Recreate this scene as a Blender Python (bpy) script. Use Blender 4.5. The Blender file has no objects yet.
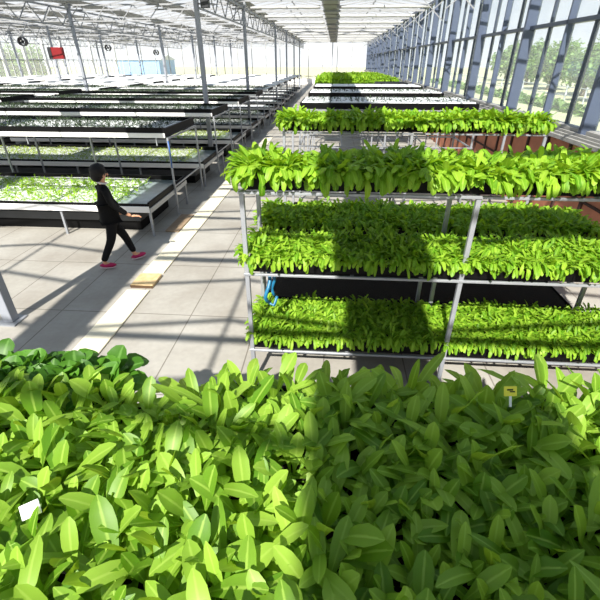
import bpy, bmesh, math, random
import numpy as np
from mathutils import Vector, Matrix

random.seed(7)
RNG = np.random.default_rng(11)
sc = bpy.context.scene
C = sc.collection
PI = math.pi

# ------------------------------------------------------------------ materials
def lin(c):
    return tuple(((v/255)/12.92 if v/255 <= .04045 else ((v/255+.055)/1.055)**2.4) for v in c) + (1,)

def nodes(name):
    m = bpy.data.materials.new(name); m.use_nodes = True
    nt = m.node_tree; nt.nodes.clear()
    return m, nt, nt.nodes.new('ShaderNodeOutputMaterial')

def mat(name, col, rough=.6, metal=0, var=.08, scale=8, col2=None, bump=0, spec=.5, coords='Object'):
    m, nt, out = nodes(name)
    N, L = nt.nodes.new, nt.links.new
    b = N('ShaderNodeBsdfPrincipled'); L(b.outputs[0], out.inputs[0])
    b.inputs['Roughness'].default_value = rough; b.inputs['Metallic'].default_value = metal
    b.inputs['Specular IOR Level'].default_value = spec
    tc = N('ShaderNodeTexCoord'); no = N('ShaderNodeTexNoise'); no.inputs['Scale'].default_value = scale
    no.inputs['Detail'].default_value = 4
    L(tc.outputs[coords], no.inputs['Vector'])
    r = N('ShaderNodeValToRGB'); L(no.outputs[0], r.inputs[0])
    c = lin(col)
    c2 = lin(col2) if col2 else tuple(max(0, x*(1-var*2)) for x in c[:3])+(1,)
    r.color_ramp.elements[0].position = .3; r.color_ramp.elements[1].position = .7
    r.color_ramp.elements[0].color = c2; r.color_ramp.elements[1].color = c
    L(r.outputs[0], b.inputs['Base Color'])
    if bump:
        bp = N('ShaderNodeBump'); bp.inputs['Strength'].default_value = bump; bp.inputs['Distance'].default_value = .02
        L(no.outputs[0], bp.inputs['Height']); L(bp.outputs[0], b.inputs['Normal'])
    return m

def leaf_mat(name, c_dark, c_light, trans, mixf=.45, gloss=.35):
    m, nt, out = nodes(name)
    N, L = nt.nodes.new, nt.links.new
    g = N('ShaderNodeNewGeometry'); oi = N('ShaderNodeObjectInfo')
    add = N('ShaderNodeMath'); add.operation = 'ADD'; L(g.outputs['Random Per Island'], add.inputs[0]); L(oi.outputs['Random'], add.inputs[1])
    fr = N('ShaderNodeMath'); fr.operation = 'FRACT'; L(add.outputs[0], fr.inputs[0])
    r = N('ShaderNodeValToRGB'); L(fr.outputs[0], r.inputs[0])
    r.color_ramp.elements[0].color = lin(c_dark); r.color_ramp.elements[1].color = lin(c_light)
    # pale midrib running up the leaf
    uv = N('ShaderNodeUVMap'); sp = N('ShaderNodeSeparateXYZ'); L(uv.outputs[0], sp.inputs[0])
    s = N('ShaderNodeMath'); s.operation = 'SUBTRACT'; L(sp.outputs[0], s.inputs[0]); s.inputs[1].default_value = .5
    a = N('ShaderNodeMath'); a.operation = 'ABSOLUTE'; L(s.outputs[0], a.inputs[0])
    mr = N('ShaderNodeMapRange'); L(a.outputs[0], mr.inputs[0])
    mr.inputs[1].default_value = .03; mr.inputs[2].default_value = .09; mr.inputs[3].default_value = .55; mr.inputs[4].default_value = 0
    mx = N('ShaderNodeMixRGB'); L(mr.outputs[0], mx.inputs[0]); L(r.outputs[0], mx.inputs[1])
    cl = lin(c_light); mx.inputs[2].default_value = (min(1, cl[0]*1.25+.05), min(1, cl[1]*1.15+.05), cl[2]+.06, 1)
    b = N('ShaderNodeBsdfPrincipled'); L(mx.outputs[0], b.inputs['Base Color'])
    b.inputs['Roughness'].default_value = .45; b.inputs['Specular IOR Level'].default_value = gloss
    t = N('ShaderNodeBsdfTranslucent')
    mt = N('ShaderNodeMixRGB'); mt.blend_type = 'MULTIPLY'; mt.inputs[0].default_value = .5
    mt.inputs[1].default_value = lin(trans); L(mx.outputs[0], mt.inputs[2])
    mt.inputs[0].default_value = .35
    L(mt.outputs[0], t.inputs[0])
    ms = N('ShaderNodeMixShader'); ms.inputs[0].default_value = mixf
    L(b.outputs[0], ms.inputs[1]); L(t.outputs[0], ms.inputs[2]); L(ms.outputs[0], out.inputs[0])
    return m

def glass_mat(name, tint=(.93, .96, 1), haze=.06, haze_col=(.9, .93, .96), gl=.06):
    m, nt, out = nodes(name)
    N, L = nt.nodes.new, nt.links.new
    t = N('ShaderNodeBsdfTransparent'); t.inputs[0].default_value = tint+(1,)
    d = N('ShaderNodeBsdfTranslucent'); d.inputs[0].default_value = haze_col+(1,)
    m1 = N('ShaderNodeMixShader'); m1.inputs[0].default_value = haze; L(t.outputs[0], m1.inputs[1]); L(d.outputs[0], m1.inputs[2])
    g = N('ShaderNodeBsdfGlossy'); g.inputs['Roughness'].default_value = .08
    m2 = N('ShaderNodeMixShader'); m2.inputs[0].default_value = gl
    L(m1.outputs[0], m2.inputs[1]); L(g.outputs[0], m2.inputs[2]); L(m2.outputs[0], out.inputs[0])
    return m

def floor_mat():
    m, nt, out = nodes('concrete floor')
    N, L = nt.nodes.new, nt.links.new
    b = N('ShaderNodeBsdfPrincipled'); L(b.outputs[0], out.inputs[0]); b.inputs['Roughness'].default_value = .62
    b.inputs['Specular IOR Level'].default_value = .3
    tc = N('ShaderNodeTexCoord')
    n1 = N('ShaderNodeTexNoise'); n1.inputs['Scale'].default_value = .9; n1.inputs['Detail'].default_value = 6; L(tc.outputs['Object'], n1.inputs[0])
    n2 = N('ShaderNodeTexNoise'); n2.inputs['Scale'].default_value = 14; n2.inputs['Detail'].default_value = 5; L(tc.outputs['Object'], n2.inputs[0])
    r = N('ShaderNodeValToRGB'); L(n1.outputs[0], r.inputs[0])
    r.color_ramp.elements[0].position = .3; r.color_ramp.elements[1].position = .68
    r.color_ramp.elements[0].color = lin((150, 145, 136)); r.color_ramp.elements[1].color = lin((180, 178, 171))
    r2 = N('ShaderNodeValToRGB'); L(n2.outputs[0], r2.inputs[0]); r2.color_ramp.elements[0].color = (.82, .82, .82, 1); r2.color_ramp.elements[1].color = (1.08, 1.07, 1.06, 1)
    mu = N('ShaderNodeMixRGB'); mu.blend_type = 'MULTIPLY'; mu.inputs[0].default_value = 1; L(r.outputs[0], mu.inputs[1]); L(r2.outputs[0], mu.inputs[2])
    br = N('ShaderNodeTexBrick'); br.offset = 0; br.inputs['Scale'].default_value = 1
    br.inputs['Brick Width'].default_value = .9; br.inputs['Row Height'].default_value = 1.5
    br.inputs['Mortar Size'].default_value = .009; br.inputs['Mortar Smooth'].default_value = .3
    br.inputs['Color1'].default_value = (1, 1, 1, 1); br.inputs['Color2'].default_value = (.94, .94, .93, 1); br.inputs['Mortar'].default_value = (.5, .48, .46, 1)
    L(tc.outputs['Object'], br.inputs[0])
    m3 = N('ShaderNodeMixRGB'); m3.blend_type = 'MULTIPLY'; m3.inputs[0].default_value = 1; L(mu.outputs[0], m3.inputs[1]); L(br.outputs[0], m3.inputs[2])
    L(m3.outputs[0], b.inputs['Base Color'])
    return m

M = dict(
    steel=mat('galvanised steel', (158, 162, 168), .42, .35, .05, 12),
    column=mat('painted steel column', (150, 155, 164), .5, .1, .05, 5),
    truss=mat('truss steel', (150, 152, 155), .5, .15, .06, 6),
    white=mat('white channel plastic', (240, 240, 238), .5, 0, .03, 6),
    board=mat('white growing board', (232, 236, 236), .55, 0, .06, 20),
    black=mat('black tray plastic', (9, 9, 10), .55, 0, .1, 10, spec=.15),
    soil=mat('dark potting soil', (38, 28, 20), .95, 0, .3, 60, bump=.6),
    liner=mat('grey pond liner', (70, 72, 74), .6, 0, .1, 5),
    water=mat('grey wet tray bottom', (150, 166, 168), .18, 0, .12, 4),
    bluegrey=mat('blue grey mullion paint', (78, 89, 110), .45, .1, .05, 4),
    dark_bar=mat('dark window bar', (62, 72, 88), .45, .2, .05, 4),
    gutter=mat('roof gutter metal', (150, 148, 140), .5, .2, .1, 3),
    knee=mat('terracotta wall panel', (200, 130, 100), .8, 0, .12, 3, bump=.1),
    knee_joint=mat('dark brown joint strip', (62, 38, 30), .8),
    ledge=mat('weathered ledge', (165, 164, 160), .6, 0, .12, 9),
    cream=mat('cream cover board', (228, 221, 196), .6, 0, .04, 9),
    wood=mat('tan plywood plank', (216, 192, 146), .6, 0, .12, 14, col2=(196, 166, 116)),
    wood2=mat('old brown plank', (160, 138, 112), .7, 0, .15, 9),
    wood_edge=mat('dark plank edge', (88, 66, 44), .8),
    red=mat('red sign face', (128, 2, 14), .5, 0, .1, 12),
    dark=mat('dark housing', (36, 38, 42), .5),
    hose=mat('blue hose rubber', (28, 110, 150), .4),
    screen=mat('white shade fabric', (176, 177, 176), .8, 0, .05, 3),
    jacket=mat('black jacket cloth', (14, 14, 16), .85, 0, .15, 30, spec=.2),
    trousers=mat('dark charcoal trouser cloth', (22, 22, 25), .9, 0, .15, 40, spec=.2),
    skin=mat('skin', (214, 160, 126), .5, 0, .04, 15),
    hair=mat('black hair', (12, 11, 12), .6, 0, .2, 60, spec=.3),
    shoe=mat('magenta shoe canvas', (186, 24, 92), .6, 0, .1, 25),
    sole=mat('pale shoe sole', (220, 200, 205), .6),
    collar=mat('white collar cloth', (236, 232, 226), .8),
    tag_white=mat('white plastic tag', (244, 244, 242), .5, 0, .02, 5),
    tag_yellow=mat('yellow plastic tag', (238, 230, 70), .5, 0, .03, 5),
    ink=mat('dark ink', (50, 60, 30), .8),
    bark=mat('grey brown bark', (96, 82, 66), .9, 0, .2, 10),
    field=mat('dry grass field', (178, 184, 140), .95, 0, .1, .25, col2=(204, 194, 158)),
    blue_wall=mat('pale blue cladding', (130, 168, 214), .6, 0, .04, 3),
    shed=mat('pale grey shed wall', (200, 205, 208), .7),
    floor=floor_mat(),
    glass=glass_mat('clear window glass', haze=.16),
    roof=glass_mat('whitewashed roof glass', (.85, .85, .86), .10, (.62, .63, .64), .02),
    hazy2=glass_mat('lightly dusty glass', (.95, .97, 1), .22, (.95, .96, .97), .02),
    hazy=glass_mat('hazy far glass', (.97, .98, 1), .12, (.95, .96, .97), .02),  # slightly translucent, pales what lies beyond the far gable
    leaf=leaf_mat('bright green leaf', (84, 132, 26), (162, 200, 74), (202, 226, 60), .42, .35),
    leaf_rack=leaf_mat('fresh green leaf', (84, 140, 22), (162, 200, 62), (200, 228, 50), .42, .25),
    leaf_dark=leaf_mat('deep green leaf', (54, 100, 24), (92, 146, 44), (120, 176, 50), .35),
    leaf_seed=leaf_mat('yellow green seedling leaf', (120, 150, 50), (190, 205, 100), (200, 220, 110)),
    leaf_small=leaf_mat('small dark seedling leaf', (26, 36, 24), (62, 82, 50), (80, 100, 50), .2),
    leaf_tree=leaf_mat('tree foliage', (96, 134, 70), (150, 178, 104), (160, 190, 90), .4, .1),
)

# ------------------------------------------------------------------ mesh helpers
class MB:
    """collects shapes and links them as one mesh object"""
    def __init__(s): s.v = []; s.f = []
    def add(s, vs, fs):
        o = len(s.v); s.v += [tuple(p) for p in vs]; s.f += [tuple(i+o for i in f) for f in fs]; return s
    def box(s, x0, x1, y0, y1, z0, z1, bev=0):
        if bev:
            b = min(bev, (x1-x0)*.45, (y1-y0)*.45, (z1-z0)*.45)
            def ring(z, i): 
                return [(x0+i+b, y0+i, z), (x1-i-b, y0+i, z), (x1-i, y0+i+b, z), (x1-i, y1-i-b, z), (x1-i-b, y1-i, z), (x0+i+b, y1-i, z), (x0+i, y1-i-b, z), (x0+i, y0+i+b, z)]
            vs = ring(z0, b)+ring(z0+b, 0)+ring(z1-b, 0)+ring(z1, b)
            fs = [tuple(range(7, -1, -1)), tuple(range(24, 32))]
            for r in range(3):
                for i in range(8):
                    j = (i+1) % 8; fs.append((r*8+i, r*8+j, r*8+8+j, r*8+8+i))
            return s.add(vs, fs)
        return s.add([(x0, y0, z0), (x1, y0, z0), (x1, y1, z0), (x0, y1, z0), (x0, y0, z1), (x1, y0, z1), (x1, y1, z1), (x0, y1, z1)],
                     [(3, 2, 1, 0), (4, 5, 6, 7), (0, 1, 5, 4), (1, 2, 6, 5), (2, 3, 7, 6), (3, 0, 4, 7)])
    def tube(s, pts, r, n=8, r2=None):
        pts = [Vector(p) for p in pts]; m = len(pts); vs = []
        for i, p in enumerate(pts):
            d = (pts[min(i+1, m-1)]-pts[max(i-1, 0)]).normalized()
            a = d.orthogonal().normalized() if i == 0 else (a - d*a.dot(d)).normalized()
            b = d.cross(a); rr = r if r2 is None else r+(r2-r)*i/(m-1)
            if isinstance(r, (list, tuple)): rr = r[i]
            for k in range(n):
                t = 2*PI*k/n; vs.append(p+(a*math.cos(t)+b*math.sin(t))*rr)
        fs = [tuple(range(n-1, -1, -1)), tuple(range((m-1)*n, m*n))]
        for i in range(m-1):
            for k in range(n):
                j = (k+1) % n; fs.append((i*n+k, i*n+j, i*n+n+j, i*n+n+k))
        return s.add(vs, fs)
    def bar(s, a, b, w, h=None):
        """rectangular bar from a to b"""
        h = h or w; a = Vector(a); b = Vector(b); d = (b-a).normalized()
        u = d.cross(Vector((0, 0, 1)));  u = Vector((1, 0, 0)) if u.length < 1e-4 else u.normalized()
        v = u.cross(d); vs = []
        for p in (a, b):
            for su, sv in ((-1, -1), (1, -1), (1, 1), (-1, 1)): vs.append(p+u*su*w/2+v*sv*h/2)
        return s.add(vs, [(3, 2, 1, 0), (4, 5, 6, 7), (0, 1, 5, 4), (1, 2, 6, 5), (2, 3, 7, 6), (3, 0, 4, 7)])
    def sphere(s, c, r, nu=16, nv=10, fn=None):
        c = Vector(c); rx, ry, rz = (r, r, r) if not isinstance(r, (tuple, list)) else r
        vs = []
        for i in range(1, nv):
            for j in range(nu):
                a, b = PI*i/nv, 2*PI*j/nu
                p = Vector((math.sin(a)*math.cos(b), math.sin(a)*math.sin(b), math.cos(a)))
                k = fn(p) if fn else 1
                vs.append(c+Vector((p.x*rx*k, p.y*ry*k, p.z*rz*k)))
        vs += [c+Vector((0, 0, rz)), c-Vector((0, 0, rz))]; t = len(vs)-2
        fs = []
        for i in range(nv-2):
            for j in range(nu):
                k = (j+1) % nu; fs.append((i*nu+j, (i+1)*nu+j, (i+1)*nu+k, i*nu+k))
        for j in range(nu):
            k = (j+1) % nu; fs.append((t, j, k)); fs.append((t+1, (nv-2)*nu+k, (nv-2)*nu+j))
        return s.add(vs, fs)
    def mesh(s, name, m, smooth=False):
        me = bpy.data.meshes.new(name); me.from_pydata(s.v, [], s.f); me.materials.append(m)
        if smooth: me.polygons.foreach_set('use_smooth', [True]*len(me.polygons))
        me.update(); return me
    def build(s, name, m, parent=None, loc=None, smooth=False):
        return link(name, s.mesh(name, m, smooth), parent, loc)

def link(name, me, parent=None, loc=None):
    o = bpy.data.objects.new(name, me); C.objects.link(o)
    if parent: o.parent = parent
    if loc: o.location = loc
    return o

def tag(o, label, cat, group=None, kind=None):
    o['label'] = label; o['category'] = cat
    if group: o['group'] = group
    if kind: o['kind'] = kind
    return o

def thing(name, label, cat, loc=(0, 0, 0), rz=0, group=None):
    o = bpy.data.objects.new(name, None); C.objects.link(o)
    o.location = loc; o.rotation_euler = (0, 0, rz); o.empty_display_size = .1
    return tag(o, label, cat, group)

def struct(o):
    o['kind'] = 'structure'; return o

KIDS = {}
def dup(root, loc, label=None, group=None, rz=None, scale=None):
    r = root.copy(); C.objects.link(r); r.location = loc
    if rz is not None: r.rotation_euler = (0, 0, rz)
    if scale: r.scale = scale
    if label: r['label'] = label
    if group: r['group'] = group
    if root.name not in KIDS: KIDS[root.name] = list(root.children)
    for ch in KIDS[root.name]:
        c = ch.copy(); C.objects.link(c); c.parent = r
        for g in ch.children:
            d = g.copy(); C.objects.link(d); d.parent = c
    return r

# ------------------------------------------------------------------ leaves (vectorised)
LT = np.array([0, .16, .32, .48, .64, .8, .92, 1.0])
def wprof(kind):
    return {'spoon': np.array([.10, .12, .27, .62, .95, 1.0, .72, .14]),
            'strap': np.array([.14, .22, .5, .82, 1.0, .92, .6, .08]),
            'round': np.array([.12, .2, .6, 1.0, 1.1, .95, .62, .1])}[kind]

def leaves_mesh(name, base, az, el, bend, length, width, m, kind='spoon', rows=None, cup=.22, wave=.0):
    """base Nx3, azimuth, start elevation, total bend (radians, downwards), length, width -> one mesh of curved leaves"""
    idx = np.arange(8) if rows is None else np.array(rows)
    t = LT[idx]; wp = wprof(kind)[idx]; K = len(t); n = len(az)
    dt = np.diff(t, prepend=0)
    ang = el[:, None]-bend[:, None]*(t[None, :]**1.3)
    dx = np.cos(ang)*dt[None, :]; dz = np.sin(ang)*dt[None, :]
    hx = np.cumsum(dx, 1)*length[:, None]; hz = np.cumsum(dz, 1)*length[:, None]
    ca, sa = np.cos(az)[:, None], np.sin(az)[:, None]
    tw = RNG.uniform(-.5, .5, n)[:, None]*t[None, :]            # twist along the leaf
    cx = base[:, 0:1]+hx*ca; cy = base[:, 1:2]+hx*sa; cz = base[:, 2:3]+hz
    w = wp[None, :]*width[:, None]*.5
    # side vector and leaf normal
    nx, ny, nz = -np.sin(ang)*ca, -np.sin(ang)*sa, np.cos(ang)
    sx, sy, sz = -sa*np.cos(tw)+nx*np.sin(tw), ca*np.cos(tw)+ny*np.sin(tw), nz*np.sin(tw)
    P = np.empty((n, K, 3, 3))
    wv = np.sin(t[None, :]*14+RNG.uniform(0, 6, n)[:, None])*wave*w
    for j, sg in enumerate((-1, 0, 1)):
        lift = (abs(sg)*cup*w)+wv*sg
        P[:, :, j, 0] = cx+sx*w*sg+nx*lift
        P[:, :, j, 1] = cy+sy*w*sg+ny*lift
        P[:, :, j, 2] = cz+sz*w*sg+nz*lift
    V = P.reshape(-1, 3)
    off = (np.arange(n)*K*3)[:, None]
    q = []
    for i in range(K-1):
        for j in range(2):
            a = i*3+j; q.append((a, a+1, a+4, a+3))
    q = np.array(q); F = (off[:, :, None]+q[None]).reshape(-1, 4)
    me = bpy.data.meshes.new(name)
    me.vertices.add(len(V)); me.vertices.foreach_set('co', V.ravel().astype(np.float32))
    nf = len(F); me.loops.add(nf*4); me.loops.foreach_set('vertex_index', F.ravel().astype(np.int32))
    me.polygons.add(nf); me.polygons.foreach_set('loop_start', np.arange(nf, dtype=np.int32)*4)
    me.polygons.foreach_set('use_smooth', np.ones(nf, bool))
    uvl = me.uv_layers.new(name='UVMap')
    vi = F.ravel() % (K*3)
    uv = np.stack([(vi % 3)/2.0, t[vi//3]], 1)
    me.materials.append(m); me.update(calc_edges=True)
    uvl.data.foreach_set('uv', uv.ravel().astype(np.float32))
    return me

def plant_mesh(name, m, n=9, L=(.13, .2), W=(.042, .06), kind='spoon', seed=0):
    """one leafy plant: a rosette of stalked leaves"""
    az = (np.arange(n)*2.4+seed*1.3+RNG.uniform(-.4, .4, n))
    f = np.linspace(0, 1, n)
    el = 1.35-.85*f+RNG.uniform(-.2, .2, n)
    bend = .35+1.2*f*RNG.uniform(.4, 1.2, n)
    ln = RNG.uniform(*L, n)*(.8+.25*f); wd = RNG.uniform(*W, n)
    base = np.stack([np.cos(az)*.006, np.sin(az)*.006, np.zeros(n)], 1)
    return leaves_mesh(name, base, az, el, bend, ln, wd, m, kind, wave=.12)

def canopy_mesh(name, x0, x1, y0, y1, m, sp=.08, nl=6, L=(.11, .17), W=(.035, .052), fringe=True, rows=(0, 2, 4, 6, 7), kind='spoon', el=(.5, 1.3),
                fr=(.17, .27), left=True, right=False):
    """a dense bed of leafy plants over a rectangle, with long leaves arching over its edges"""
    gx, gy = np.meshgrid(np.arange(x0+sp/2, x1, sp), np.arange(y0+sp/2, y1, sp))
    p = np.stack([gx.ravel(), gy.ravel()], 1); p = p+RNG.uniform(-.35, .35, p.shape)*sp
    p = np.repeat(p, nl, 0); n = len(p)
    clump = 1+.28*np.sin(p[:, 0]*3.1+1)*np.sin(p[:, 0]*7.3+p[:, 1]*4)
    B = [np.column_stack([p, RNG.uniform(0, .01, n)])]; AZ = [RNG.uniform(0, 2*PI, n)]; EL = [RNG.uniform(*el, n)]; BE = [RNG.uniform(.3, 1.6, n)]
    LN = [RNG.uniform(*L, n)*clump]; WD = [RNG.uniform(*W, n)]
    if fringe:
        def edge(n, xs, ys, a0):
            B.append(np.column_stack([xs, ys, RNG.uniform(.01, .07, n)])); AZ.append(a0+RNG.uniform(-.7, .7, n))
            EL.append(RNG.uniform(.2, 1.0, n)); BE.append(RNG.uniform(1.3, 2.6, n)); LN.append(RNG.uniform(*fr, n)); WD.append(RNG.uniform(W[0]*1.1, W[1]*1.15, n))
        k = int((x1-x0)*95); edge(k, RNG.uniform(x0, x1, k), y0+RNG.uniform(0, .09, k), -PI/2)
        k2 = int((y1-y0)*95)
        if left: edge(k2, x0+RNG.uniform(0, .08, k2), RNG.uniform(y0, y1, k2), PI)
        if right: edge(k2, x1-RNG.uniform(0, .08, k2), RNG.uniform(y0, y1, k2), 0)
    return leaves_mesh(name, np.concatenate(B), np.concatenate(AZ), np.concatenate(EL), np.concatenate(BE), np.concatenate(LN), np.concatenate(WD), m, kind, rows, wave=.1)

# ------------------------------------------------------------------ the house itself
XR, XL, YF, YB = 4.3, -31.5, 66.2, -9.0
EAVE, RIDGE = 5.25, 5.68
GUT = [-.30, -4.5, -8.2, -12.2, -16.2, -20.2, -24.2, -28.2]
COLY = [-4.6, 4.19, 14.36, 21.7, 32.71, 40.05, 47.39, 54.73, 62.07]

struct(MB().box(XL, XR, YB, YF, -.12, 0).build('floor', M['floor']))
struct(MB().box(-160, 190, -60, 260, -.4, -.14).build('ground', M['field']))

# right side wall: knee wall of terracotta panels, ledge, mullions, glass
kw = struct(MB().box(XR, XR+.14, YB, YF, 0, 1.72).build('wall_right', M['knee']))
jb = MB()
y = YB+.4
while y < YF:
    jb.box(XR-.035, XR, y, y+.07, 0, 1.7); y += .875
jb.box(XR-.03, XR, YB, YF, .86, .9)
jb.build('joint_strips', M['knee_joint'], kw)
lg = MB().box(XR-.22, XR+.2, YB, YF, 1.72, 1.80, .01).build('ledge', M['ledge'], kw)
rb = MB()
for i, (dx, z) in enumerate(((-.20, 1.84), (-.11, 1.87), (-.02, 1.92))):
    rb.box(XR+dx, XR+dx+.035, YB, YF, 1.8, z)
rb.build('ledge_rail', M['ledge'], kw)
wi = struct(MB().box(XR+.10, XR+.112, YB, YF, 1.93, EAVE-.02).build('window_1', M['glass']))
MB().box(XR+.02, XR+.16, YB, YF, 1.80, 1.93, .01).build('sill', M['ledge'], wi)
MB().box(XR, XR+.14, YB, YF, 3.54, 3.61).build('transom', M['dark_bar'], wi)
MB().box(XR-.02, XR+.18, YB, YF, EAVE-.1, EAVE+.02).build('header', M['bluegrey'], wi)
y, k = 7.78-1.76*9, 0
while y < YF:
    big = (k % 2 == 1)
    if big: MB().box(XR-.10, XR+.14, y-.055, y+.055, 1.8, EAVE-.05, .008).build('mullion', M['bluegrey'], wi)
    else: MB().box(XR-.0, XR+.14, y-.03, y+.03, 1.93, EAVE-.05, .008).build('mullion', M['bluegrey'], wi)
    MB().box(XR+.06, XR+.14, y+.86, y+.9, 1.93, EAVE-.05).build('glazing_bar', M['dark_bar'], wi)
    y += 1.76; k += 1

# far gable: low base wall, glass, posts, rail
fw = struct(MB().box(XL, XR, YF, YF+.15, 0, .75).build('wall_far', M['white']))
fg = struct(MB().box(XL, XR, YF+.05, YF+.062, .75, EAVE+.0).build('window_2', M['hazy']))
MB().box(XL, XR, YF-.05, YF+.14, 1.0, 1.09).build('rail', M['truss'], fg)
MB().box(XL, XR, YF, YF+.14, EAVE-.12, EAVE+.02).build('header', M['screen'], fg)
x = XR-2
while x > XL:
    MB().box(x-.04, x+.04, YF-.02, YF+.12, .75, EAVE-.1).build('mullion', M['screen'], fg); x -= 2.0
# left side wall
lw = struct(MB().box(XL-.15, XL, YB+30, YF, 0, 1.05).build('wall_left', M['white']))
wl = struct(MB().box(XL-.1, XL-.09, YB+30, YF, 1.05, EAVE).build('window_3', M['hazy2']))
MB().box(XL-.12, XL+.02, YB+30, YF, 3.0, 3.06).build('transom', M['truss'], wl)
MB().box(XL-.14, XL+.12, YB+30, YF, 1.02, 1.12).build('sill', M['white'], wl)
y = 26.5
while y < YF:
    MB().box(XL-.12, XL+.1, y-.16, y+.16, 1.1, EAVE).build('post', M['white'], wl)
    for q in (1.1, 2.2): MB().box(XL-.12, XL-.04, y+q-.03, y+q+.03, 1.1, EAVE).build('glazing_bar', M['screen'], wl)
    y += 3.3

# roof: sawtooth spans between gutters
edges = [XR]+GUT+[XL]
for i in range(len(edges)-1):
    a, b = edges[i], edges[i+1]; mid = (a+b)/2
    y0 = YB if i < 4 else (4 if i < 6 else 12)
    s = MB()
    s.add([(a, y0, EAVE+.08), (a, YF, EAVE+.08), (mid, YF, RIDGE), (mid, y0, RIDGE), (b, YF, EAVE+.08), (b, y0, EAVE+.08)], [(0, 1, 2, 3), (3, 2, 4, 5)])
    r = struct(s.build('ceiling', M['roof']))
    bars = MB(); y = y0+.3
    while y < YF:
        bars.bar((a, y, EAVE+.06), (mid, y, RIDGE-.02), .045, .05); bars.bar((mid, y, RIDGE-.02), (b, y, EAVE+.06), .045, .05); y += 1.15
    bars.box(mid-.02, mid+.02, y0, YF, RIDGE-.03, RIDGE+.03)
    bars.build('glazing_bars', M['truss'], r)
n = 0
for gx in GUT:
    n += 1
    w = .43 if gx > -1 else .38 if gx > -5 else .3
    y0 = YB if gx > -13 else 4
    g = MB()
    for sg in (-1, 1):
        g.add([(gx+sg*w, y0, EAVE+.1), (gx+sg*w, YF, EAVE+.1), (gx+sg*(w-.12), YF, EAVE-.07), (gx+sg*(w-.12), y0, EAVE-.07)], [(0, 1, 2, 3)])
    g.box(gx-w+.12, gx+w-.12, y0, YF, EAVE-.1, EAVE-.06)
    y = y0+1
    while y < YF: g.box(gx-w, gx+w, y, y+.06, EAVE-.13, EAVE-.1); y += 2.2
    o = struct(g.build('trim_%d' % n, M['gutter']))

# cross trusses and ties (one object each)
def lattice(p0, p1, z0, z1, step=.62, w=.035):
    m = MB(); p0 = Vector(p0); p1 = Vector(p1); L_ = (p1-p0).length; d = (p1-p0)/L_
    m.bar((p0.x, p0.y, z0), (p1.x, p1.y, z0), w, w); m.bar((p0.x, p0.y, z1), (p1.x, p1.y, z1), w*1.3, w*1.3)
    k = int(L_/step)
    for i in range(k):
        a = p0+d*L_*i/k; b = p0+d*L_*(i+1)/k
        if i % 2: m.bar((a.x, a.y, z0), (b.x, b.y, z1), w*.6)
        else: m.bar((a.x, a.y, z1), (b.x, b.y, z0), w*.6)
    return m
for k, cy in enumerate(COLY):
    if cy < 0: continue
    struct(lattice((-4.1, cy, 0), (XL, cy, 0), 4.5, 5.1, w=.05).build('beam_truss', M['truss']))
y = -6.0
while y < YF-1:
    struct(MB().bar((XR, y, 5.08), (-4.1, y, 5.08), .05, .09).bar((XR, y, 5.08), (XR-.9, y, 4.35), .03).bar((XR-.9, y, 5.08), (XR-.02, y, 4.35), .03).build('beam', M['truss']))
    if y > 10: struct(MB().bar((-4.1, y+2.2, 5.0), (XL, y+2.2, 5.0), .05, .06).build('beam', M['truss']))
    y += 4.4
for cx in (-4.1, -12.1, -20.1, -28.1):
    for k in range(len(COLY)-1):
        if cx > -5 and k < 2:
            struct(MB().bar((cx, COLY[k], 4.95), (cx, COLY[k+1], 4.95), .07).build('beam', M['truss'])); continue
        if COLY[k] < (-10 if cx > -5 else 8): continue
        struct(lattice((cx, COLY[k], 0), (cx, COLY[k+1], 0), 4.3, 4.95, .7, .05).build('beam_truss', M['truss']))
# folded white shade screens along the ties
k = 0
for i, y in enumerate(np.arange(-3.8, 62, 4.4)):
    for (a, b) in ((XR-.1, -.02), (-.75, -3.95)):
        m = MB(); nseg = 14; pts = []
        for q in range(nseg+1):
            xx = a+(b-a)*q/nseg; pts.append((xx, y+.10, 5.05-.012*math.sin(PI*(q % 4)/4)))
        m.tube(pts, .065, 8)
        o = m.build('shade_screen', M['screen'], smooth=True)
        tag(o, 'white shade fabric gathered in a roll under the roof', 'shade screen', 'gathered shade screens under the roof')
for cx in (-4.1, -12.1, -20.1, -28.1):
    for cy in COLY:
        if cx < -5 and cy < 12 or cy > 60: continue
        m = MB().box(cx-.065, cx+.065, cy-.065, cy+.065, .02, 5.0, .006)
        o = struct(m.build('column', M['column']))
        MB().box(cx-.13, cx+.13, cy-.13, cy+.13, 0, .02).build('base_plate', M['steel'], o)
        MB().box(cx-.1, cx+.1, cy-.1, cy+.1, 5.0, 5.15).build('head_plate', M['steel'], o)
struct(MB().box(-.44, -.32, YF-.35, YF-.23, 0, EAVE-.1).build('column', M['column']))

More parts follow.
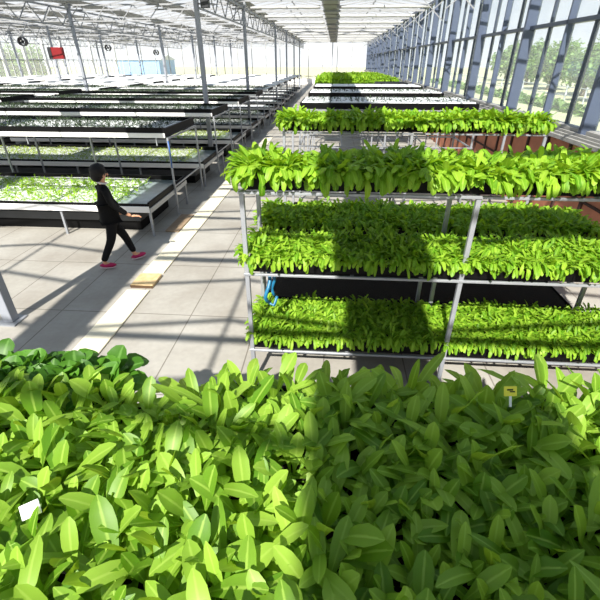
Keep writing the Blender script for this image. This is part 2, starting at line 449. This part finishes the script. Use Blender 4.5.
# circulation fans hung on columns, red hanging sign
def fan(loc, label, r=.3):
    r *= .72
    t = thing('circulation_fan', label, 'fan', loc, 0, None)
    m = MB(); N_ = 20
    vs = []
    for yy in (-.14, .14):
        for rr in (r, r-.03):
            for i in range(N_): vs.append((math.cos(2*PI*i/N_)*rr, yy, math.sin(2*PI*i/N_)*rr))
    fs = []
    for i in range(N_):
        j = (i+1) % N_
        fs += [(i, j, 2*N_+j, 2*N_+i), (N_+j, N_+i, 3*N_+i, 3*N_+j), (i, N_+i, N_+j, j), (2*N_+i, 2*N_+j, 3*N_+j, 3*N_+i)]
    m.add(vs, fs); m.build('housing', M['dark'], t)
    MB().sphere((0, 0, 0), (.08, .12, .08), 12, 8).build('motor', M['dark'], t)
    for k in range(4):
        a = k*PI/2+.4; d = Vector((math.cos(a), 0, math.sin(a)))
        MB().bar((d.x*.05, -.02, d.z*.05), (d.x*(r-.05), .03, d.z*(r-.05)), .1, .015).build('blade', M['dark'], t)
    MB().bar((0, 0, r), (0, 0, r+.35), .03).bar((0, 0, r+.35), (-.35, 0, r+.35), .03).build('bracket', M['truss'], t)
    return t
fan((-18.9, 27.9, 3.95), 'dark round circulation fan hung left of the red sign', .34)
cb = thing('control_box', 'dark control box hung beside the top of the tallest near column', 'control box', (-3.83, 14.36, 4.28))
MB().box(-.12, .12, -.1, .1, 0, .42, .01).build('case', M['dark'], cb)
MB().bar((-.12, 0, .3), (-.2, 0, .3), .04).bar((-.12, 0, .1), (-.2, 0, .1), .04).build('bracket', M['truss'], cb)
fan((-19.6, 40.1, 3.9), 'dark circulation fan on the column right of the red sign', .34)
fan((-15.4, 40.1, 3.55), 'small dark circulation fan hung over the middle of the benches', .3)
t = thing('hanging_sign', 'red box sign hanging on wires under the roof truss', 'sign', (-18.15, 30, 3.04))
MB().box(-.34, .42, -.12, .12, 0, .66, .02).build('red_face', M['red'], t)
MB().box(-.58, -.34, -.13, .13, -.01, .67, .01).build('side_box', M['dark'], t)
MB().bar((-.35, 0, .66), (-.35, 0, 1.9), .012).bar((.35, 0, .66), (.35, 0, 1.9), .012).build('hanging_wire', M['truss'], t)

# ------------------------------------------------------------------ white cover boards and planks on the floor
def slab(x0, x1, y0, y1, h, m, name, label, cat, group=None, skew=0):
    o = MB().box(-(x1-x0)/2, (x1-x0)/2, -(y1-y0)/2, (y1-y0)/2, 0, h, .006).build(name, m, None, ((x0+x1)/2, (y0+y1)/2, 0.001))
    o.rotation_euler.z = skew
    return tag(o, label, cat, group)
ys = [1.2, 3.1, 5.12]
slab(-2.95, -2.61, 3.1, 5.1, .025, M['cream'], 'cover_board', 'cream white cover board lying between the near bed and the tan plank', 'board')
slab(-2.95, -2.61, 5.68, 9.25, .025, M['cream'], 'cover_board', 'cream white cover board lying just beyond the nearer tan plank', 'board')
slab(-2.95, -2.61, 9.3, 13.0, .025, M['cream'], 'cover_board', 'long cream white cover board running along the aisle past the second plank', 'board')
slab(-2.95, -2.61, 13.05, 19, .025, M['cream'], 'cover_board', 'farthest long cream white cover board on the aisle floor', 'board')
p = slab(-2.94, -2.60, 5.2, 5.58, .05, M['wood'], 'wooden_plank', 'short tan wooden plank with dark front edge on the aisle floor', 'plank')
MB().box(-.17, .17, -.204, -.191, 0.0, .04).build('front_edge', M['wood_edge'], p)
slab(-3.25, -2.97, 7.5, 8.5, .03, M['wood2'], 'wooden_plank', 'longer brownish plank on the aisle floor beside the bench leg', 'plank')

# ------------------------------------------------------------------ right hand racks
RX0, RX1, RD = -.72, 3.06, 1.48
TIERS = (.43, 1.28, 2.02)
ORD = ['nearest', 'second', 'third', 'fourth', 'fifth', 'sixth', 'seventh', 'eighth', 'ninth', 'tenth', 'eleventh', 'twelfth', 'thirteenth', 'fourteenth', 'fifteenth', 'sixteenth', 'seventeenth', 'eighteenth', 'nineteenth']
def rack(y0, label, z_top=2.02, tiers=TIERS, name='growing_rack', x0=RX0, x1=RX1, depth=RD):
    t = thing(name, label, 'rack', (x0, y0, 0), 0, None); w = x1-x0
    for xx in (0, w/2, w):
        for yy in (0, depth):
            MB().box(xx-.02, xx+.02, yy-.02, yy+.02, 0, z_top+.01, .004).build('post', M['steel'], t)
    for z in tiers:
        MB().box(-.03, w+.03, -.03, -.005, z-.005, z+.018, .003).build('front_rail', M['steel'], t)
        MB().box(-.03, w+.03, depth+.005, depth+.03, z-.01, z+.025, .003).build('rear_rail', M['steel'], t)
        for xx in np.linspace(0, w, 5): MB().box(xx-.015, xx+.015, -.005, depth+.005, z-.01, z+.015).build('shelf_bearer', M['steel'], t)
    return t
def tray(x0, x1, y0, y1, z, label, group, h=.09, soil=True, proto=None):
    o = thing('growing_tray', label, 'tray', (x0, y0, z), 0, group)
    w, d = x1-x0, y1-y0
    s = MB(); s.box(0, w, 0, d, 0, .012)
    s.box(0, w, 0, .012, .012, h).box(0, w, d-.012, d, .012, h).box(0, .012, .012, d-.012, .012, h).box(w-.012, w, .012, d-.012, .012, h)
    k = int(w/.3)
    for i in range(1, k): s.box(w*i/k-.006, w*i/k+.006, -.006, 0, .01, h-.01)
    s.build('tray_body', M['black'], o)
    MB().box(.013, w-.013, .013, d-.013, .012, h-.02).build('soil', M['soil'], o)
    return o

W = RX1-RX0
top_can = canopy_mesh('leafy_greens_top', 0, W, .0, .50, M['leaf_rack'], .055, 7, L=(.15, .23), W=(.04, .056), fr=(.17, .25), el=(.35, 1.25))
mid_can = canopy_mesh('leafy_greens_mid', 0, W, 0, .55, M['leaf_rack'], .052, 7, L=(.10, .16), W=(.026, .038), fr=(.12, .19))
midb_can = canopy_mesh('leafy_greens_mid_back', 0, W-.25, 0, .72, M['leaf_rack'], .054, 7, L=(.10, .16), W=(.026, .038), fr=(.1, .14))
low_can = canopy_mesh('leafy_greens_low', 0, W, 0, .72, M['leaf_rack'], .052, 7, L=(.09, .15), W=(.024, .034), fr=(.11, .17))
far_can = canopy_mesh('leafy_greens_far', 0, W, 0, 1.46, M['leaf_rack'], .13, 6, L=(.22, .34), W=(.07, .1), fr=(.2, .3), rows=(0, 2, 4, 7))

tname = {2: 'top', 1: 'middle', 0: 'bottom'}
for k in range(0, 10):
    y0 = 3.27+3.22*k
    if y0+RD > YF-1: break
    nm = ORD[k]
    tiers = TIERS if k < 6 else (1.28, 2.02)
    rack(y0, 'grey steel three-tier rack, %s along the right side of the aisle' % nm if k < 6 else 'grey steel rack, %s along the right side of the aisle' % nm, tiers=tiers, depth=(.76 if k == 0 else RD))
    if k == 0: rack(y0+.86, 'low two-tier grey rack standing directly behind the nearest right rack', z_top=1.28, tiers=(.43, 1.28), x1=RX1-.25, depth=.72)
    for ti in ((0, 1, 2) if k < 2 else (2,)):
        z = TIERS[ti]+.027
        if k < 2:
            spec_ = {2: [(0, .50, 'only', top_can)], 1: [(0, .6, 'front', mid_can), (.87, 1.57, 'back', midb_can)], 0: [(0, .72, 'only', low_can)]}[ti]
            if k == 1 and ti < 2:
                o = tray(RX0+.02, RX0+.02+W/2-.05, y0+.01, y0+1.4, z, 'empty grey tray at the aisle end of the %s tier of the second right rack' % tname[ti], None)
                o = tray(RX0+.02+W/2, RX1-.02, y0+.01, y0+1.4, z, 'empty grey tray at the wall end of the %s tier of the second right rack' % tname[ti], None)
                continue
            for (a, b, fb, me) in spec_:
                xr = RX1-.02-(.25 if fb == 'back' else 0)
                tray(RX0+.02, xr, y0+a, y0+b, z, 'black tray of greens, %s row on the %s tier of the %s right rack' % (fb, tname[ti], nm), 'black trays of the right racks', h=.13)
                o = link('leafy_greens', me, None, (RX0, y0+a, z+.11))
                tag(o, 'dense bright leafy greens filling the %s row on the %s tier of the %s right rack' % (fb, tname[ti], nm), 'leafy greens', None, 'stuff')
        elif k < 5:
            o = thing('seedling_channel', 'white topped black seedling channel on top of the %s right rack' % nm, 'channel', (RX0, y0, z), 0, None)
            MB().box(0, W, 0, .03, 0, .12).box(0, .03, .03, RD, 0, .12).box(W-.03, W, .03, RD, 0, .12).box(0, W, RD-.03, RD, 0, .12).build('channel_side', M['black'], o)
            b = MB()
            for q in range(6): b.box(.04+q*(W-.08)/6, .02+(q+1)*(W-.08)/6, .04, RD-.04, .02, .14, .01)
            b.build('growing_board', M['board'], o)
            if k < 4:
                q = link('seedling_crop', canopy_mesh('sparse_seedlings', .1, W-.1, .1, RD-.1, M['leaf_small'], .12, 3, (.05, .09), (.02, .03), fringe=False, rows=(0, 3, 5, 7)), None, (RX0, y0, z+.12))
                tag(q, 'sparse dark seedlings on the white boards of the %s right rack' % nm, 'seedlings', None, 'stuff')
        else:
            o = thing('growing_tray', 'black tray of tall greens on top of the %s right rack' % nm, 'tray', (RX0, y0, z), 0, None)
            MB().box(0, W, 0, RD, 0, .1, .01).build('tray_body', M['black'], o)
            o = link('leafy_greens', far_can, None, (RX0, y0+.01, z+.08))
            o.scale = (.62, 1, 1.25) if k == 5 else (1, 1, .6)
            tag(o, 'tall green leafy crop growing on top of the %s right rack' % nm, 'leafy greens', None, 'stuff')
tray(RX0+.02, RX1-.28, 3.27+.88, 3.27+1.56, TIERS[0]+.027, 'empty black tray on the bottom tier of the low rack behind the nearest right rack', None)
tag(MB().tube([(-3.30, 8.5, 1.55), (-3.295, 8.51, 1.3), (-3.30, 8.5, 1.02)], .014, 8).build('blue_tube', mat('deep blue plastic', (40, 90, 160), .4), smooth=True), 'short blue tube strapped to the end post of the nearest raised rack', 'tube')
# blue hose hung under the middle tier
m = MB(); pts = [(-.55+.02*math.sin(i*.9), 3.34+.05*math.cos(i*.7), 1.255-.045*i) for i in range(8)]
m.tube(pts, .018, 8); m.tube([(-.50+.015*math.sin(i*1.1), 3.36, 1.255-.04*i) for i in range(7)], .015, 8)
m.tube([pts[-1], (-.50, 3.36, .90), (-.47, 3.37, 1.0)], .015, 8)
tag(m.build('blue_hose', M['hose'], smooth=True), 'blue hose looped down under the middle tier beside the rack post', 'hose')

# ------------------------------------------------------------------ near bed
ZD = 1.76
t = rack(-.12, 'grey steel rack holding the nearest bed of plants in front of the camera', z_top=1.70, tiers=(.43, 1.06, 1.70), x0=-1.78, x1=1.95, depth=1.42)
for i, (a, b, c, d, lab) in enumerate(((-1.76, .06, -.1, .50, 'black tray under the near left plants, front row'), (.08, 1.93, -.1, .50, 'black tray under the shaded near right plants, front row'),
                     (-1.76, -.42, .52, 1.10, 'black tray under the near left plants, back row'), (-.40, 1.93, .52, 1.24, 'black tray under the near right plants, back row'),
                     (-1.76, -.80, 1.12, 1.29, 'black tray of dark green plants at the far left corner of the near bed'))):
    tray(a, b, c, d, 1.727, lab, None)
vars_ = [plant_mesh('leafy_plant', M['leaf'], 12, (.13, .25), (.030, .050), 'spoon' if i % 3 else 'strap', seed=i) for i in range(12)]
i = 0
sx = .103; 
pos = []
for r, y in enumerate(np.arange(.14, 1.17, .085)):
    for c in range(-14, 18):
        x = c*sx+(.05 if r % 2 else 0)
        lim = .30+1.0*y/1.1*1.0+.35
        if abs(x) > lim+.22 or (y > 1.1 and x < -.42 or y > 1.02 and -.75 < x < -.5): continue
        pos.append((x+random.uniform(-.02, .02), y+random.uniform(-.02, .02)))
for (x, y) in pos:
    o = link('leafy_plant', vars_[i % 12], None, (x, y, 1.795)); s = random.uniform(.78, 1.3)
    o.scale = (s, s, s); o.rotation_euler = (random.uniform(-.15, .15), random.uniform(-.15, .15), random.uniform(0, 6.28)); i += 1
    if x < -.08: tag(o, 'sunlit bright green leafy plant crowded in the left half of the nearest bed', 'plant', 'sunlit plants of the nearest bed')
    elif x < .75: tag(o, 'shaded green leafy plant crowded in the dark middle right of the nearest bed', 'plant', 'shaded plants of the nearest bed')
    else: tag(o, 'bright green leafy plant crowded at the far right corner of the nearest bed', 'plant', 'right corner plants of the nearest bed')
print('NEAR PLANTS', i)
dv = [plant_mesh('dark_leafy_plant', M['leaf_dark'], 12, (.08, .12), (.05, .07), 'round', seed=i) for i in range(5)]
for y in (1.15, 1.205, 1.26):
    for x in np.arange(-1.72, -.80, .085):
        o = link('dark_leafy_plant', dv[random.randrange(5)], None, (x+random.uniform(-.02, .02), y, 1.795)); o.rotation_euler.z = random.uniform(0, 6.28)
        q = random.uniform(1.1, 1.5); o.scale = (q, q, q)
        tag(o, 'small dark green round leaved plant in the far left tray of the nearest bed', 'plant', 'dark round leaved plants')
# plant tags
t = tag(MB().box(-.027, .027, -.002, .002, -.012, .025, .001).build('plant_tag', M['tag_white'], None, (-.735, .575, 1.95)), 'white plastic plant tag tilted among the sunlit leaves at left', 'tag')
t.rotation_euler = (-.75, -.35, .3)
MB().box(-.004, .004, -.0015, .0015, -.045, -.011).build('stake', M['tag_white'], t)
t = tag(MB().box(-.022, .022, -.002, .002, -.014, .02, .001).build('plant_tag', M['tag_yellow'], None, (.632, 1.08, 1.985)), 'yellow plastic plant tag among the shaded leaves at right', 'tag')
t.rotation_euler = (-.5, 0, .1)
MB().box(-.004, .004, -.0015, .0015, -.05, -.013).build('stake', M['tag_white'], t)
MB().box(-.012, .008, -.0035, -.002, .006, .011).box(-.003, .014, -.0035, -.002, .0, .004).build('printed_mark', M['ink'], t)

# ------------------------------------------------------------------ left hand benches
def make_bench(w, nm='seedling_bench'):
    """low bench: origin at right front corner on the floor, extends to -x"""
    t = thing(nm, 'x', 'bench', (0, 0, 0)); d = 2.15
    MB().box(-w, 0, -.02, .0, .485, .60, .004).build('front_edge', M['white'], t)
    MB().box(-w, 0, 0, d, .50, .53).build('bed_bottom', M['liner'], t)
    MB().box(-w, 0, 0.001, .04, .53, .64).box(-.04, 0, .04, d, .53, .66).box(-w, 0, d-.04, d, .53, .66).box(-w, -w+.04, .04, d-.04, .53, .64).build('trough_side', M['black'], t)
    MB().box(-w+.04, -.04, .04, d-.04, .53, .56).build('wet_floor', M['water'], t)
    MB().box(-.0, .02, -.0, d, .47, .56).build('end_rail', M['steel'], t)
    for xx in np.arange(-.02, -w, -1.75):
        for yy in (.04, d-.04): MB().bar((xx, yy, 0), (xx, yy, .5), .04).build('leg', M['steel'], t)
    MB().box(-w, -.35, .3, d-.2, .2, .36, .01).build('lower_shelf', M['liner'], t)
    MB().box(-w, -.4, .36, d-.25, 0, .2).build('under_shade_block', M['black'], t)  # black block added to stand in for the deep shade under the bench
    return t
def make_overhead(w, low=False):
    hs = (1.70, 1.70, 1.66) if low else (1.79, 1.77, 1.77)
    t = thing('overhead_rack', 'x', 'rack', (0, 0, 0)); d = 1.95
    MB().box(-w, 0, -.02, 0, 1.60, 1.69, .004).build('front_edge', M['white'], t)
    MB().box(-w, 0, 0, d, 1.60, 1.63).build('deck', M['liner'], t)
    MB().box(-w, 0, .001, .04, 1.63, hs[0]).box(-.05, 0, .04, d, 1.60, hs[1]).box(-w, 0, d-.04, d, 1.63, hs[2]).build('trough_side', M['black'], t)
    b = MB(); n = int(w/1.2)
    for q in range(n):
        for r in range(3): b.box(-w+.06+q*(w-.12)/n, -w+.03+(q+1)*(w-.12)/n, .08+r*.6, .08+r*.6+.5, 1.64, 1.71, .01)
    b.build('growing_board', M['board'], t)
    for i, xx in enumerate(np.arange(.03, -w, -2.1)):
        for yy in ((.02, d-.02) if i == 0 else (.83, d-.02)):
            MB().bar((xx, yy, 0), (xx, yy, 1.6), .035).build('post', M['steel'], t)
    MB().bar((.03, .02, .62), (.03, d-.02, .62), .025).bar((.03, .02, 1.58), (.03, d-.02, 1.58), .03).build('side_rail', M['steel'], t)
    return t
def seedlings(nm, w, d, m, sp, L, Wd, nl=4, gap=(0, 0), el=(.5, 1.3), rows=(0, 3, 5, 7)):
    return canopy_mesh(nm, -w, 0, 0, d, m, sp, nl, L, Wd, fringe=False, rows=rows, el=el)

BW = 8.0
bench0 = make_bench(BW); over0 = make_overhead(BW)
bench0['label'] = 'low white edged seedling bench nearest the walking person'
over0['label'] = 'raised white edged rack just behind the nearest seedling bench'
bench0['group'] = None or 'left benches'; over0['group'] = 'left raised racks'
s1 = seedlings('seedling_crop', 6.9, 1.7, M['leaf_rack'], .12, (.09, .16), (.02, .035), 5)
s2 = seedlings('yellow_seedlings', 7.2, 1.9, M['leaf_seed'], .11, (.05, .09), (.025, .035), 4)
s3 = seedlings('dark_seedlings', 7.6, 1.8, M['leaf_small'], .12, (.08, .14), (.02, .032), 4)
bedb = MB()
for q in range(6):
    for r in range(3): bedb.box(-7.85+q*1.18, -7.85+q*1.18+1.14, .07+r*.68, .07+r*.68+.62, .562, .60, .008)
board_me = bedb.mesh('growing_board', M['board'])
BX = -3.36
blocks = [(BX, 'aisle side'), (BX-BW-.9, 'middle'), (BX-2*(BW+.9), 'far left')]
first = True
for k in range(16):
    yb = 7.22+3.67*k
    if yb > 47: break
    for bi, (bx, bl) in enumerate(blocks):
        if bi == 1 and yb < 10 or bi == 2 and yb < 24: continue
        if k == 0: b, o = bench0, over0; b.location = (bx, yb, 0); o.location = (bx, yb+1.33, 0)
        else:
            b = dup(bench0, (bx, yb, 0), 'low white edged seedling bench, %s row back in the %s block' % (ORD[k], bl))
            if k == 4 and bi == 0:
                far0 = o = make_overhead(BW, True); o.location = (bx, yb+1.33, 0); o['group'] = 'left raised racks'
                o['label'] = 'raised white edged rack, fifth row back in the aisle side block'
            else: o = dup(over0 if k < 4 else far0, (bx, yb+1.33, 0), 'raised white edged rack, %s row back in the %s block' % (ORD[k], bl))
        if k < 5:
            me, lab = ((s1, 'green strappy seedlings') if k == 0 else (s2, 'pale yellow green seedlings') if k < 3 else (s3, 'small dark seedlings'))
            q = link('seedling_crop', me, None, (bx-(.75 if k == 0 else .5), yb+.15, .595))
            tag(q, '%s standing on the low bench of the %s row, %s block' % (lab, ORD[k], bl), 'seedlings', None, 'stuff')
            q = link('growing_board', board_me, b, (0, 0, 0))
        if k > 4: continue
        q = link('seedling_crop', s3, None, (bx-.2, yb+1.42, 1.71))
        tag(q, 'sparse dark seedlings on the raised rack of the %s row, %s block' % (ORD[k], bl), 'seedlings', None, 'stuff')

# ------------------------------------------------------------------ the walking person
def skin_mesh(name, joints, edges, m, sub=2, root=0):
    me = bpy.data.meshes.new(name); me.from_pydata([j[0] for j in joints], edges, [])
    o = bpy.data.objects.new(name, me); C.objects.link(o)
    md = o.modifiers.new('Skin', 'SKIN'); md.use_smooth_shade = True; md.branch_smoothing = .6
    sv = me.skin_vertices[0].data
    for i, j in enumerate(joints):
        r = j[1]; sv[i].radius = (r, r) if not isinstance(r, tuple) else r
        sv[i].use_root = (i == root)
    sd = o.modifiers.new('Sub', 'SUBSURF'); sd.levels = sub; sd.render_levels = sub
    dg = bpy.context.evaluated_depsgraph_get(); dg.update()
    nm = bpy.data.meshes.new_from_object(o.evaluated_get(dg)); nm.name = name
    nm.materials.clear(); nm.materials.append(m)
    bpy.data.objects.remove(o)
    return nm
# local frame: +x is walking direction, +z up, y to the left of the walker
HD = math.radians(38)
PX, PY = -3.46, 5.99
def loc(wx, wy, z):   # world -> local
    dx, dy = wx-PX, wy-PY
    return (dx*math.cos(HD)+dy*math.sin(HD), -dx*math.sin(HD)+dy*math.cos(HD), z)
bk = loc(-3.64, 5.80, .1); ft = loc(-3.27, 6.26, .1)
hipR, hipL = (0, -.085, .86), (0, .085, .86)
# rear foot is the right foot (nearer), leading foot the left
aR = (-.27, bk[1]*.5-.06, .11); aL = (.27, .07, .09)
kR = (-.08, -.10, .48); kL = (.17, .085, .47)
J = [((0, 0, .90), .10), ((.005, 0, 1.05), .10), ((.01, 0, 1.22), .105), ((0, 0, 1.33), .06), ((0, 0, 1.41), .05), ((.015, 0, 1.47), .055), ((.03, 0, 1.545), .088), ((.02, 0, 1.62), .065),
     (hipR, .07), (kR, .052), (aR, .038), ((aR[0]+.13, aR[1], .05), .035),
     (hipL, .07), (kL, .052), (aL, .038), ((aL[0]+.14, aL[1], .06), .035),
     ((0, -.13, 1.31), .036), ((.06, -.21, 1.09), .036), ((.24, -.17, .90), .03), ((.30, -.16, .86), .027),
     ((0, .13, 1.31), .036), ((.0, .21, 1.07), .036), ((.14, .19, .88), .03), ((.18, .18, .83), .027)]
E_ = [(0, 1), (1, 2), (2, 3), (3, 4), (4, 5), (5, 6), (6, 7), (0, 8), (8, 9), (9, 10), (10, 11), (0, 12), (12, 13), (13, 14), (14, 15), (3, 16), (16, 17), (17, 18), (18, 19), (3, 20), (20, 21), (21, 22), (22, 23)]
body_me = skin_mesh('person', J, E_, M['skin'])
person = link('person', body_me, None, (PX, PY, 0)); person.rotation_euler.z = HD; person.scale = (.97, .97, .965)
tag(person, 'person in black jacket and dark trousers with magenta shoes, walking beside the benches', 'person')
# hands: palm with fingers
def hand(side, w, name):
    hx, hy, hz = w
    Jh = [((hx-.02, hy, hz), .022), ((hx+.04, hy, hz-.005), (.032, .016)), ((hx+.07, hy, hz-.01), (.030, .014))]
    Eh = [(0, 1), (1, 2)]
    for i, (dy, ln) in enumerate(((-.026, .05), (-.009, .062), (.009, .058), (.026, .046))):
        b = len(Jh)
        Jh += [((hx+.08, hy+dy, hz-.01), .009), ((hx+.08+ln*.6, hy+dy*1.1, hz-.022), .008), ((hx+.08+ln, hy+dy*1.1, hz-.045), .007)]
        Eh += [(2, b), (b, b+1), (b+1, b+2)]
    b = len(Jh)
    Jh += [((hx+.03, hy-side*.035, hz), .010), ((hx+.065, hy-side*.052, hz-.012), .008)]
    Eh += [(1, b), (b, b+1)]
    link(name, skin_mesh(name, Jh, Eh, M['skin'], 1), person)
hand(-1, (.315, -.158, .85), 'hand'); hand(1, (.19, .178, .82), 'hand')
# jacket
Jj = [((0, 0, .78), .165), ((0, 0, .93), .155), ((0, 0, 1.08), .132), ((.005, 0, 1.22), .145), ((0, 0, 1.345), .115), ((0, 0, 1.405), .075),
      ((0, -.15, 1.34), .078), ((.05, -.22, 1.1), .06), ((.14, -.2, 1.0), .05), ((.235, -.17, .905), .044),
      ((0, .15, 1.34), .078), ((.0, .22, 1.08), .06), ((.06, .21, .98), .05), ((.135, .19, .89), .044)]
Ej = [(0, 1), (1, 2), (2, 3), (3, 4), (4, 5), (4, 6), (6, 7), (7, 8), (8, 9), (4, 10), (10, 11), (11, 12), (12, 13)]
link('jacket', skin_mesh('jacket', Jj, Ej, M['jacket'], root=1), person)
Jt = [((0, 0, .92), .13), ((0, 0, .84), .14), ((-.01, -.085, .74), .105), (kR, .072), ((aR[0]+.0, aR[1], .14), .055),
      ((.02, .085, .74), .105), (kL, .072), ((aL[0], aL[1], .13), .055)]
Et = [(0, 1), (1, 2), (2, 3), (3, 4), (1, 5), (5, 6), (6, 7)]
link('trousers', skin_mesh('trousers', Jt, Et, M['trousers'], root=0), person)
for a, tilt in ((aR, .18), (aL, -.1)):
    m = MB(); m.sphere((0, 0, 0), (.135, .05, .048), 16, 8, lambda p: 1 if p.z > 0 else .85)
    s = m.build('shoe', M['shoe'], person, (a[0]+.055, a[1], .055 if tilt < 0 else .062), True); s.rotation_euler = (0, tilt, 0)
    MB().sphere((0, 0, -.034), (.132, .05, .014), 16, 6).build('sole', M['sole'], s)
# head details
h = MB(); h.sphere((-.008, 0, 1.585), (.126, .122, .118), 22, 14, lambda p: 1+.04*math.sin(9*p.x)*math.sin(11*p.y+p.z*7)-(.22*max(0, p.x-.35) if p.z < .45 else 0))
h.sphere((-.05, 0, 1.52), (.09, .1, .1), 18, 10)
h.build('hair', M['hair'], person, smooth=True)
n_ = MB(); n_.sphere((.112, 0, 1.52), (.016, .011, .02), 10, 8).build('nose', M['skin'], person, smooth=True)
for sy in (-1, 1):
    MB().sphere((.105, sy*.032, 1.55), (.012, .013, .008), 10, 6).build('eye', M['dark'], person, smooth=True)
    MB().sphere((.035, sy*.088, 1.535), (.018, .01, .028), 10, 8).build('ear', M['skin'], person, smooth=True)
MB().sphere((.113, 0, 1.487), (.009, .024, .006), 10, 6).build('mouth', mat('lips', (170, 90, 84), .5), person, smooth=True)
m = MB(); N_ = 18
ring = [(math.cos(2*PI*i/N_)*.068+.005, math.sin(2*PI*i/N_)*.07, 1.405+.0*i-.02*math.cos(2*PI*i/N_)) for i in range(N_+1)]
m.tube(ring, .015, 6); m.build('collar', M['collar'], person, smooth=True)

# ------------------------------------------------------------------ outside
def tree(x, y, h, r, label, seed):
    rg = random.Random(seed); t = thing('tree', label, 'tree', (x, y, -.14))
    tr = MB(); tr.tube([(0, 0, 0), (.1, 0, h*.3), (0, .1, h*.7)], [r*.09, r*.07, r*.03], 8)
    for q in range(5):
        a = rg.uniform(0, 6.28); tr.tube([(.05, 0, h*.3+q*h*.06), (math.cos(a)*r*.6, math.sin(a)*r*.6, h*.55+q*h*.06)], [r*.035, r*.01], 6)
    tr.build('trunk', M['bark'], t)
    n = 2600; B = []
    for i in range(n):
        c = i % 9; a = c*2.4; cz = h*(.38+.5*((c*.37) % 1)); cr = r*.55
        ox, oy = math.cos(a)*cr*.8*(1-abs(cz/h-.6)), math.sin(a)*cr*.8*(1-abs(cz/h-.6))
        v = Vector((rg.gauss(0, 1), rg.gauss(0, 1), rg.gauss(0, .8))).normalized()*r*.5*(rg.random()**.4)
        B.append((ox+v.x, oy+v.y, cz+v.z*.9))
    B = np.array(B); k = len(B)
    me = leaves_mesh('crown', B, RNG.uniform(0, 6.28, k), RNG.uniform(-.8, .8, k), RNG.uniform(0, 1, k), RNG.uniform(.3, .6, k)*r/3, RNG.uniform(.2, .35, k)*r/3, M['leaf_tree'], 'round', (0, 3, 5, 7))
    link('crown', me, t)
tx = [(22, 26, 3.9, 2.6), (24, 33, 4.4, 2.9), (23, 40, 4.0, 2.6), (25, 48, 4.6, 3), (26, 58, 4.8, 3.2), (28, 70, 5, 3.4), (30, 84, 5.2, 3.6), (24, 20, 3.7, 2.4), (30, 30, 4.6, 3), (33, 44, 5.2, 3.4)]
names = ['first tree outside the right glass wall, nearest', 'second leafy tree outside the right glass wall', 'third leafy tree outside the right glass wall', 'fourth leafy tree outside the right glass wall', 'fifth leafy tree outside the right glass wall',
         'sixth leafy tree outside the right glass wall', 'farthest leafy tree outside the right glass wall', 'leafy tree at the right edge outside the glass wall', 'taller tree behind the row outside the right wall', 'tallest tree set back outside the right wall']
for i, (a, b, c, d) in enumerate(tx): tree(a, b, c, d, names[i], i)
for i, (a, b, c, d, l) in enumerate(((-40, 46, 4.4, 3, 'leafy tree outside the left glass wall, near end'), (-41, 54, 4.6, 3.1, 'leafy tree outside the middle of the left wall'), (-42, 62, 4.4, 3, 'leafy tree outside the left glass wall, far end'))): tree(a, b, c, d, l, 40+i)
hd = canopy_mesh('hedge', 0, 1.2, 0, 70, M['leaf_tree'], .42, 8, (.5, .9), (.25, .4), fringe=False, rows=(0, 3, 5, 7), kind='round', el=(.3, 1.4))
tag(link('hedge', hd, None, (16, 8, -.14)), 'low clipped green hedge running outside the right glass wall', 'hedge', None, 'stuff')
f = thing('rail_fence', 'pale horizontal rail fence outside the right glass wall', 'fence', (19, 6, -.14))
for z in (.6, 1.2): MB().box(-.03, .03, 0, 74, z, z+.07).build('rail', M['shed'], f)
for q in range(25): MB().box(-.05, .05, q*3-.05, q*3+.05, 0, 1.35).build('post', M['shed'], f)
b = thing('farm_building', 'pale blue low building seen beyond the far glass wall', 'building', (-38.5, 90, -.14))
MB().box(-4.2, 4.2, 0, 9, 0, 3.2).build('wall', M['blue_wall'], b)
MB().add([(-4.5, -.3, 3.2), (4.5, -.3, 3.2), (4.5, 9.3, 3.2), (-4.5, 9.3, 3.2), (-4.5, 4.5, 4.1), (4.5, 4.5, 4.1)], [(3, 2, 1, 0), (0, 1, 5, 4), (2, 3, 4, 5), (1, 2, 5), (3, 0, 4)]).build('roof', M['shed'], b)

# ------------------------------------------------------------------ light, sky, camera
sun = bpy.data.lights.new('sun', 'SUN'); sun.energy = 12.5; sun.angle = math.radians(.6); sun.color = (1, .95, .86)
so = bpy.data.objects.new('sun', sun); C.objects.link(so)
so.rotation_euler = Vector((.2, 1.1, -1.0)).to_track_quat('-Z', 'Y').to_euler()
w = bpy.data.worlds.new('sky'); sc.world = w; w.use_nodes = True
nt = w.node_tree; bg = nt.nodes['Background']
tc = nt.nodes.new('ShaderNodeTexCoord'); sp = nt.nodes.new('ShaderNodeSeparateXYZ'); nt.links.new(tc.outputs['Generated'], sp.inputs[0])
rp = nt.nodes.new('ShaderNodeValToRGB'); nt.links.new(sp.outputs[2], rp.inputs[0])
e = rp.color_ramp.elements
e[0].position = 0; e[0].color = (1.5, 1.5, 1.5, 1); e[1].position = .9; e[1].color = (.22, .36, .60, 1)
e2 = rp.color_ramp.elements.new(.16); e2.color = (.80, .90, 1.0, 1)
nt.links.new(rp.outputs[0], bg.inputs[0]); bg.inputs[1].default_value = .9

cam = bpy.data.cameras.new('camera'); cam.lens = 408/600*36; cam.sensor_width = 36; cam.clip_start = .05; cam.clip_end = 500
co = bpy.data.objects.new('camera', cam); C.objects.link(co)
co.location = (0, 0, 2.95); co.rotation_euler = (math.radians(90-30.4), 0, math.radians(4.23)); sc.camera = co
sc.view_settings.view_transform = 'Standard'; sc.view_settings.look = 'None'; sc.view_settings.gamma = 1
sc.view_settings.exposure = 0.0; sc.view_settings.use_curve_mapping = False
sc.cycles.transparent_max_bounces = 24; sc.cycles.max_bounces = 8
